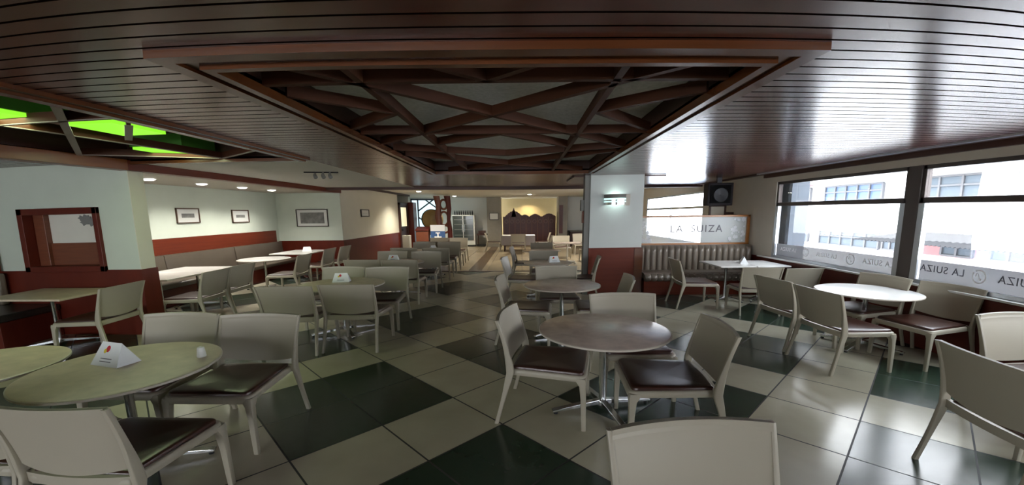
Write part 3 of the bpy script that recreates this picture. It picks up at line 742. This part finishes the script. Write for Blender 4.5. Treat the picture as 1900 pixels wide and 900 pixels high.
# ------------------------------------------------------------------ pictures, sconce, lights, speaker
m_frame = mat('dark picture frame', (.05, .04, .035), .4); m_mat = mat('picture mount', (.72, .73, .70), .7)
m_print = mat('grey engraving', (.20, .20, .19), .8, noise=.8, nscale=7)
m_frameg = mat('brown picture frame', (.10, .055, .035), .4)
def picture(cx, cy, z0, z1, wd, nrm, label, mf, bw=.025, mw=.11, m_img=None):
    rz = {'x': PI / 2, 'y': 0}[nrm]
    t = thing('framed_picture', label, 'picture', (cx, cy, (z0 + z1) / 2), rz, 'framed pictures'); a, h = wd / 2, (z1 - z0) / 2
    f = MB(); f.box(-a, a, -.03, 0, h - bw, h); f.box(-a, a, -.03, 0, -h, -h + bw); f.box(-a, -a + bw, -.03, 0, -h, h); f.box(a - bw, a, -.03, 0, -h, h); f.build('frame', mf, t)
    MB().box(-a + bw, a - bw, -.012, 0, -h + bw, h - bw).build('mount', m_mat, t)
    MB().box(-a + mw, a - mw, -.015, -.012, -h + mw * .8, h - mw * .8).build('print', m_img or m_print, t)
picture(-7.4, 9.08, 1.57, 1.90, .66, 'x', 'brown framed engraving on the alcove wall, nearer one', m_frameg, .022, .15)
picture(-7.4, 10.83, 1.54, 1.87, .66, 'x', 'brown framed engraving on the alcove wall, farther one', m_frameg, .022, .16)
picture(-6.33, 12.5, 1.37, 1.89, .96, 'y', 'large grey landscape picture on the alcove end wall', m_frame, .025, .12)
picture(-5.44, 14.33, 1.65, 1.90, .72, 'x', 'small picture with yellowish mount on the wall past the alcove', m_frame, .03, .16)
picture(-1.5, 22.19, 1.45, 1.83, .5, 'y', 'small certificate on the far stone column', m_frame, .03, .06, m_mat)

t = thing('wall_sconce', 'chrome and glass half round sconce on the white column', 'lamp', (1.93, 8.45, 1.98))
m_glow = mat('sconce glass', (.5, .8, .75), .2, emit=(.6, 1, .95), es=.6)
def arc(r, z0, z1, th=.01, n=14):
    out = [(r * math.cos(PI + PI * i / n) * 1.1, r * math.sin(PI + PI * i / n)) for i in range(n + 1)]
    inn = [((r - th) * math.cos(PI + PI * i / n) * 1.1, (r - th) * math.sin(PI + PI * i / n)) for i in range(n + 1)][::-1]
    return out + inn
for z0, z1, mm, nm in ((-.105, -.055, m_chrome, 'chrome_band'), (-.055, -.03, m_glow, 'glass_band'), (-.03, -.005, m_chrome, 'chrome_band'), (-.005, .03, m_glow, 'glass_band'), (.03, .105, m_grey, 'upper_band')):
    MB().prism(arc(.21, z0, z1), z0, z1).build(nm, mm, t, smooth=40)
MB().box(.18, .27, -.12, 0, -.12, .10).build('end_bracket', mat('cream bracket', (.55, .50, .42), .4), t, bevel=.004)
l = lamp('sconce_lamp', (0, -.08, .0), 1.2, .05, (.85, 1, .95), 'POINT'); l.parent = t; l.location = (0, -.1, 0.02)
m_lampface = mat('lamp face', (1, 1, 1), .4, emit=(1, .97, .9), es=12)
def downlight(x, y, z, label, power, col=(1, .95, .86), r=.09):
    t = thing('downlight', label, 'light', (x, y, z), 0, 'recessed downlights')
    MB().lathe([(r, -.006), (r + .025, -.006), (r + .03, .0), (r, .0)], n=24, loop=True).build('trim_ring', m_white, t, smooth=40)
    MB().lathe([(0, -.03), (r * .6, -.027), (r, -.014), (r + .004, 0.0), (0, .0)], n=24).build('lamp_face', m_lampface, t)
    l = lamp('downlight_lamp', (0, 0, -.02), power, r, col, 'SPOT', math.radians(140)); l.parent = t; l.location = (0, 0, -.03)
for k, (x, y) in enumerate(((-6.45, 7.15), (-6.5, 8.45), (-6.5, 9.7), (-6.5, 10.85))):
    downlight(x, y, 2.37, ['alcove downlight closest to the pillar', 'second alcove downlight from the pillar', 'third alcove downlight from the pillar', 'alcove downlight farthest from the pillar'][k], 95)
for (x, y, lb, pw) in ((-4.2, 17.0, 'bright round downlight in the far white ceiling left', 300), (-1.2, 14.6, 'downlight in the far ceiling above the aisle', 150), (2.6, 15.5, 'downlight in the far ceiling right', 320), (.4, 19.5, 'downlight in the far ceiling before the carved screen', 300), (-3.4, 21.0, 'downlight in the far ceiling over the drinks cooler', 180)):
    downlight(x, y, 2.66, lb, pw, (1, .90, .74))
downlight(.4, 23.9, 2.7, 'downlight behind the carved screen', 170, (1, .82, .5))

def diffuser(x, y, z, label):
    t = thing('ceiling_vent', label, 'vent', (x, y, z), 0, 'ceiling vents'); f = MB()
    for k in range(3):
        a = .34 - k * .1; f.box(-a, a, -a, -a + .03, -.02, 0); f.box(-a, a, a - .03, a, -.02, 0); f.box(-a, -a + .03, -a, a, -.02, 0); f.box(a - .03, a, -a, a, -.02, 0)
    f.build('louvres', m_grey, t); MB().box(-.05, .05, -.05, .05, -.02, 0).build('centre_plate', m_grey, t)
diffuser(-1.0, 13.9, 2.66, 'square vent in the far white ceiling, left'); diffuser(.62, 14.2, 2.66, 'square vent in the far white ceiling, right')
t = thing('track_light', 'small dark track light on the pale ceiling strip', 'light', (-3.5, 7.3, CZ))
MB().tube([(-.25, -.05, -.03), (.3, .05, -.03)], .012, 8).build('rail', m_black, t)
for dx_ in (-.08, .06, .18):
    MB().tube([(dx_, 0, -.03), (dx_, -.02, -.08), (dx_ + .03, -.05, -.12)], [.012, .03, .035], 10).build('spot_head', m_grey, t, smooth=40)
m_cone = mat('speaker cone', (.012, .012, .014), .5)
t = thing('speaker', 'black loudspeaker box hung under the ceiling by the street corner', 'speaker', (4.48, 9.35, 2.08), math.radians(-8))
MB().box(-.27, .27, 0, .34, -.23, .27).build('cabinet', mat('black speaker vinyl', (.010, .006, .008), .6, spec=.2), t, bevel=.01)
MB().box(-.22, .22, -.012, 0, -.18, .22).build('baffle', mat('baffle cloth', (.006, .006, .006), .9, spec=.1), t, bevel=.004)
MB().lathe([(0, .0), (.05, .01), (.13, .03), (.15, .035), (.16, .02), (.16, 0)], n=28).build('woofer', m_cone, t, smooth=40).matrix_local = Matrix.Translation((0, -.01, 0)) @ Matrix.Rotation(PI / 2, 4, 'X')
MB().box(-.05, .05, .1, .2, .27, .42).build('bracket', m_black, t)
t = thing('notice_frame', 'slim dark frame on the corner wall under the loudspeaker', 'frame', (4.66, 9.8, 1.66))
f = MB(); f.box(-.2, -.16, 0, .03, -.3, .2); f.box(.16, .2, 0, .03, -.3, .2); f.box(-.2, .2, 0, .03, .17, .2); f.build('frame', m_wdark, t); MB().box(-.16, .16, .02, .03, -.3, .17).build('sheet', m_wallb, t)
MB().box(.16, .385, .005, .03, -.02, .04).build('wall_arm', m_wdark, t); 
t = thing('switch_box', 'grey box on the side strip of the near column', 'box', (1.31, 8.6, 1.88))
MB().box(-.07, 0, -.1, .06, -.11, .11).build('housing', m_grey, t, bevel=.006); MB().box(-.04, 0, -.08, -.02, -.36, -.12).build('wooden_plate', m_wcarve2, t)

# ------------------------------------------------------------------ far room
t = thing('drinks_cooler', 'white upright drinks cooler with glass doors against the far wall', 'fridge', (-3.2, 22.35, 0))
MB().box(-.62, .62, 0, .6, .08, 1.72).build('cabinet', m_white, t, bevel=.02); MB().box(-.6, .6, .02, .58, 0, .08).build('base', m_black, t)
for s in (-1, 1):
    d = MB().box(-.02 + s * .29 - .27, .02 + s * .29 + .23, -.03, 0, .35, 1.66).build('door', mat('dark cooler glass', (.05, .06, .055), .12), t, bevel=.006)
    MB().tube([(s * .06, -.05, .8), (s * .06, -.05, 1.2)], .012, 8).build('handle', m_chrome, d)
sh = MB()
for z in (.62, .92, 1.2, 1.45): sh.box(-.5, .5, -.034, -.03, z, z + .02)
sh.build('shelf', m_grey, t); 
for k in range(9): MB().lathe([(.03, 0), (.03, .16), (.012, .2), (.012, .24)], n=10).build('bottle', m_white, None)
for k, o_ in enumerate([o for o in bpy.data.objects if o.name.startswith('bottle')]):
    o_.location = (-3.68 + .12 * k, 22.6, 1.7205); o_.data.materials[0] = m_black; tag(o_, 'dark bottle standing on the cooler top', 'bottle', 'bottles on the drinks cooler')

t = thing('carved_screen', 'dark carved wooden screen with crested top before the yellow wall', 'screen', (.45, 23.05, 0))
pan = MB(); pan.box(-1.5, 1.5, 0, .06, 0, 1.62); pan.build('panel', m_carve, t)
cr = MB()
for (cx, w_, h) in ((-.88, .5, .30), (-.88, .16, .46), (-.25, .22, .10), (.33, .30, .13), (1.12, .36, .14)):
    pts = [(cx - w_, 1.60)] + [(cx - w_ + 2 * w_ * k / 16, 1.62 + h * (math.sin(PI * k / 16) ** (2.2 if h > .3 else 1)) + (.03 if k % 2 else 0)) for k in range(17)] + [(cx + w_, 1.60)]
    cr.prism(pts, .0, .06, lambda p, q_, r_: (p, r_, q_))
cr.build('crest', m_carve, t)
m_ros = mat('carving highlight', (.16, .07, .05), .4)
for k in range(9):
    rz_ = MB(); x = -1.3 + k * .32
    for i in range(14):
        a0, a1 = 2 * PI * i / 14, 2 * PI * (i + 1) / 14
        rz_.prism([(x + .11 * math.cos(a0), 1.35 + .11 * math.sin(a0)), (x + .11 * math.cos(a1), 1.35 + .11 * math.sin(a1)), (x + .08 * math.cos(a1), 1.35 + .08 * math.sin(a1)), (x + .08 * math.cos(a0), 1.35 + .08 * math.sin(a0))], -.03, 0, lambda p, q_, r_: (p, r_, q_))
    rz_.build('rosette', m_ros, t)
ps = MB()
for k in range(10): ps.box(-1.47 + k * .32, -1.44 + k * .32, -.02, 0, 0, 1.6)
ps.build('stile', m_wcarve2, t)

t = thing('dining_table', 'cloth covered table before the carved screen', 'table', (-.15, 19.6, 0))
MB().box(-.75, .75, -.45, .45, .70, .74).build('tabletop', m_wdark, t)
MB().grid(lambda u, v: (-.8 + 1.6 * u, -.5, .30 + .45 * v + 0 * u), 20, 2, .02, (0, 1, 0)).build('cloth_front', mat('grey lilac cloth', (.32, .29, .30), .8), t)
MB().box(-.8, .8, -.5, .5, .741, .755).build('cloth_top', mat('white cloth', (.55, .54, .52), .8), t)
for sx in (-1, 1):
    for sy in (-1, 1): MB().box(sx * .68 - .03, sx * .68 + .03, sy * .38 - .03, sy * .38 + .03, 0, .7).build('leg', m_wdark, t)
for (x, y, d, lb) in ((-.15, 18.6, 90, 'with its back to us at the cloth covered far table'), (-1.35, 19.2, 0, 'left of the cloth covered far table beside the stone column'), (1.0, 19.3, 180, 'right of the cloth covered far table'), (.9, 16.6, 182, 'facing left between the far tables'),
                      (1.6, 15.9, -90, 'behind the far rectangular table'), (2.5, 14.75, 180, 'with slatted look right of the far rectangular table'), (2.6, 17.4, -90, 'near the far right wall panel')):
    chair(x, y, d, lb)
rect_table(1.15, 2.1, 13.8, 14.7, 'far pinkish rectangular table past the near column', m_marble)
t = thing('counter', 'dark low wooden counter under the far white wall', 'counter', (3.6, 22.6, 0))
MB().box(-.9, 1.2, -.3, .3, 0, .78).build('body', m_wdark, t, bevel=.01); MB().box(-.95, 1.25, -.34, .32, .78, .82).build('top', m_grey, t, bevel=.005)
t = thing('side_table', 'small dark side table against the far wall', 'table', (-2.2, 22.5, 0))
MB().box(-.28, .28, -.2, .2, .62, .70).build('top', m_wdark, t); MB().box(-.2, .2, -.12, .12, .70, .86).build('tray', m_wdark, t)
for s in (-1, 1): MB().box(s * .22 - .02, s * .22 + .02, -.02, .02, 0, .62).build('leg', m_wdark, t)
MB().box(-.3, .3, -.22, .22, .04, .10).build('low_shelf', m_black, t)

# left end of far room: door, podium, sign, mirror stand, carved post
root = bpy.data.objects.new('door_1', None); COL.objects.link(root); root['kind'] = 'structure'
f = MB(); f.box(-5.46, -5.36, 18.2, 18.3, 0, 2.25); f.box(-5.46, -5.36, 19.4, 19.5, 0, 2.25); f.box(-5.46, -5.36, 18.2, 19.5, 2.15, 2.25); f.build('door_frame', m_wdark, root, bevel=.004)
MB().box(-5.44, -5.40, 18.3, 19.4, 0, 2.15).build('door_leaf', m_wdark, root)
MB().box(-5.40, -5.39, 18.45, 19.25, 1.2, 2.05).build('door_glass', mat('amber door glass', (.4, .36, .2), .2, emit=(.9, .8, .5), es=.5), root)
MB().box(-5.39, -5.30, 18.32, 18.36, 1.0, 1.1).build('door_handle', m_black, root)
t = tag(MB().box(-5.4, -5.15, 19.6, 20.2, 0, 2.3).build('door_post_panel', m_wred, bevel=.01), 'tall red wooden panel standing beside the far left door', 'panel')
t = thing('podium', 'brown wooden podium before the bright screen at the far left', 'podium', (-4.55, 18.6, 0))
MB().box(-.28, .28, 0, .4, 0, 1.05).build('body', m_wcarve2, t, bevel=.008); MB().add([(-.3, -.05, 1.03), (.3, -.05, 1.03), (.3, .42, 1.18), (-.3, .42, 1.18), (-.3, -.05, 1.0), (.3, -.05, 1.0), (.3, .42, 1.0), (-.3, .42, 1.0)], [(0, 1, 2, 3), (4, 7, 6, 5), (0, 4, 5, 1), (1, 5, 6, 2), (2, 6, 7, 3), (3, 7, 4, 0)]).build('top', m_wred, t)
t = thing('sign_board', 'blue and white sign board beside the podium', 'sign', (-3.86, 18.7, 0))
MB().box(-.33, .33, 0, .03, .98, 1.26).build('upper_panel', mat('white board', (.62, .64, .68), .5), t); MB().box(-.33, .33, 0, .03, .12, .98).build('lower_panel', mat('blue board', (.03, .09, .25), .5), t)
g = MB().box(-.16, .16, -.004, 0, .68, .74); g.box(-.03, .03, -.004, 0, .74, .88); g.box(-.1, .1, -.004, 0, .88, .92); g.build('emblem', m_letterw, t)
for s in (-1, 1): MB().box(s * .3 - .02, s * .3 + .02, 0, .3, 0, .12).build('foot', m_grey, t)
t = thing('light_screen', 'pale blue lit window panel with dark diagonal braces', 'window panel', (-4.85, 20.4, 0))
MB().box(-.62, .72, .04, .06, .4, 2.45).build('pane', mat('pale blue daylight pane', (.5, .65, .7), .3, emit=(.62, .85, .9), es=.75), t)
f = MB(); f.box(-.62, -.56, 0, .04, 0, 2.5); f.box(-.3, -.24, -.02, .04, 0, 2.5); f.box(.70, .76, 0, .04, 0, 2.5); f.box(-.62, .76, 0, .04, 2.42, 2.5); f.build('frame', mat('slate blue frame', (.06, .09, .13), .5), t)
f = MB()
for (p, q2) in (((-.27, 1.9), (.5, 2.45)), ((.1, 2.45), (.72, 2.0)), ((-.27, 1.6), (.2, 1.25))):
    d = Vector((q2[0] - p[0], q2[1] - p[1])); n_ = Vector((-d.y, d.x)).normalized() * .03
    f.prism([(p[0] - n_.x, p[1] - n_.y), (q2[0] - n_.x, q2[1] - n_.y), (q2[0] + n_.x, q2[1] + n_.y), (p[0] + n_.x, p[1] + n_.y)], -.02, .02, lambda a_, b_, c_: (a_, c_, b_))
f.build('brace', mat('slate brace', (.06, .09, .13), .5), t)
t = thing('barrel', 'large ochre barrel end mounted before the pale blue panel', 'barrel', (-4.35, 19.8, 1.5))
MB().lathe([(0, 0), (.42, 0), (.46, .03), (.48, .25), (.46, .5), (0, .5)], n=32).build('barrel_body', wood('ochre barrel wood', (.22, .14, .04), (.34, .22, .07), .4), t, smooth=40).matrix_local = Matrix.Rotation(-PI / 2, 4, 'X')
MB().lathe([(.465, -.01), (.49, -.01), (.49, .06), (.465, .06)], n=32, loop=True).build('hoop', m_black, t, smooth=40).matrix_local = Matrix.Rotation(-PI / 2, 4, 'X')
MB().box(-.45, .55, .1, .4, -.75, -.42).build('stand', m_carve, t); MB().box(-.1, .1, .15, .35, -1.5, -.75).build('stand_post', m_carve, t)
t = thing('carved_post', 'tall carved reddish post with loops left of the drinks cooler', 'carving', (-3.75, 19.6, 0))
MB().post([(-.2, 0, 0, .22, .2), (-.2, 0, 1.2, .18, .18), (-.25, 0, 1.6, .30, .18), (-.2, 0, 2.1, .24, .18), (-.28, 0, 2.6, .3, .2)]).build('left_stem', m_wcarve2, t, smooth=50)
MB().post([(.28, 0, 0, .26, .2), (.3, 0, 1.0, .22, .18), (.25, 0, 1.5, .16, .16), (.3, 0, 2.0, .2, .16), (.22, 0, 2.6, .3, .2)]).build('right_stem', m_wred, t, smooth=50)
f = MB()
for (cz, rx, rz2) in ((1.55, .2, .32), (2.2, .16, .22), (1.05, .22, .18)):
    f.tube([(.04 + rx * math.cos(2 * PI * k / 18), 0, cz + rz2 * math.sin(2 * PI * k / 18)) for k in range(19)], .05, 8)
f.build('loop', m_wcarve2, t, smooth=50)
t = tag(MB().box(-5.05, -4.75, 17.2, 17.5, 0, .86).build('cabinet_box', mat('pale grey box', (.38, .38, .33), .6), bevel=.01), 'slim pale grey box by the end of the red wainscot', 'box')
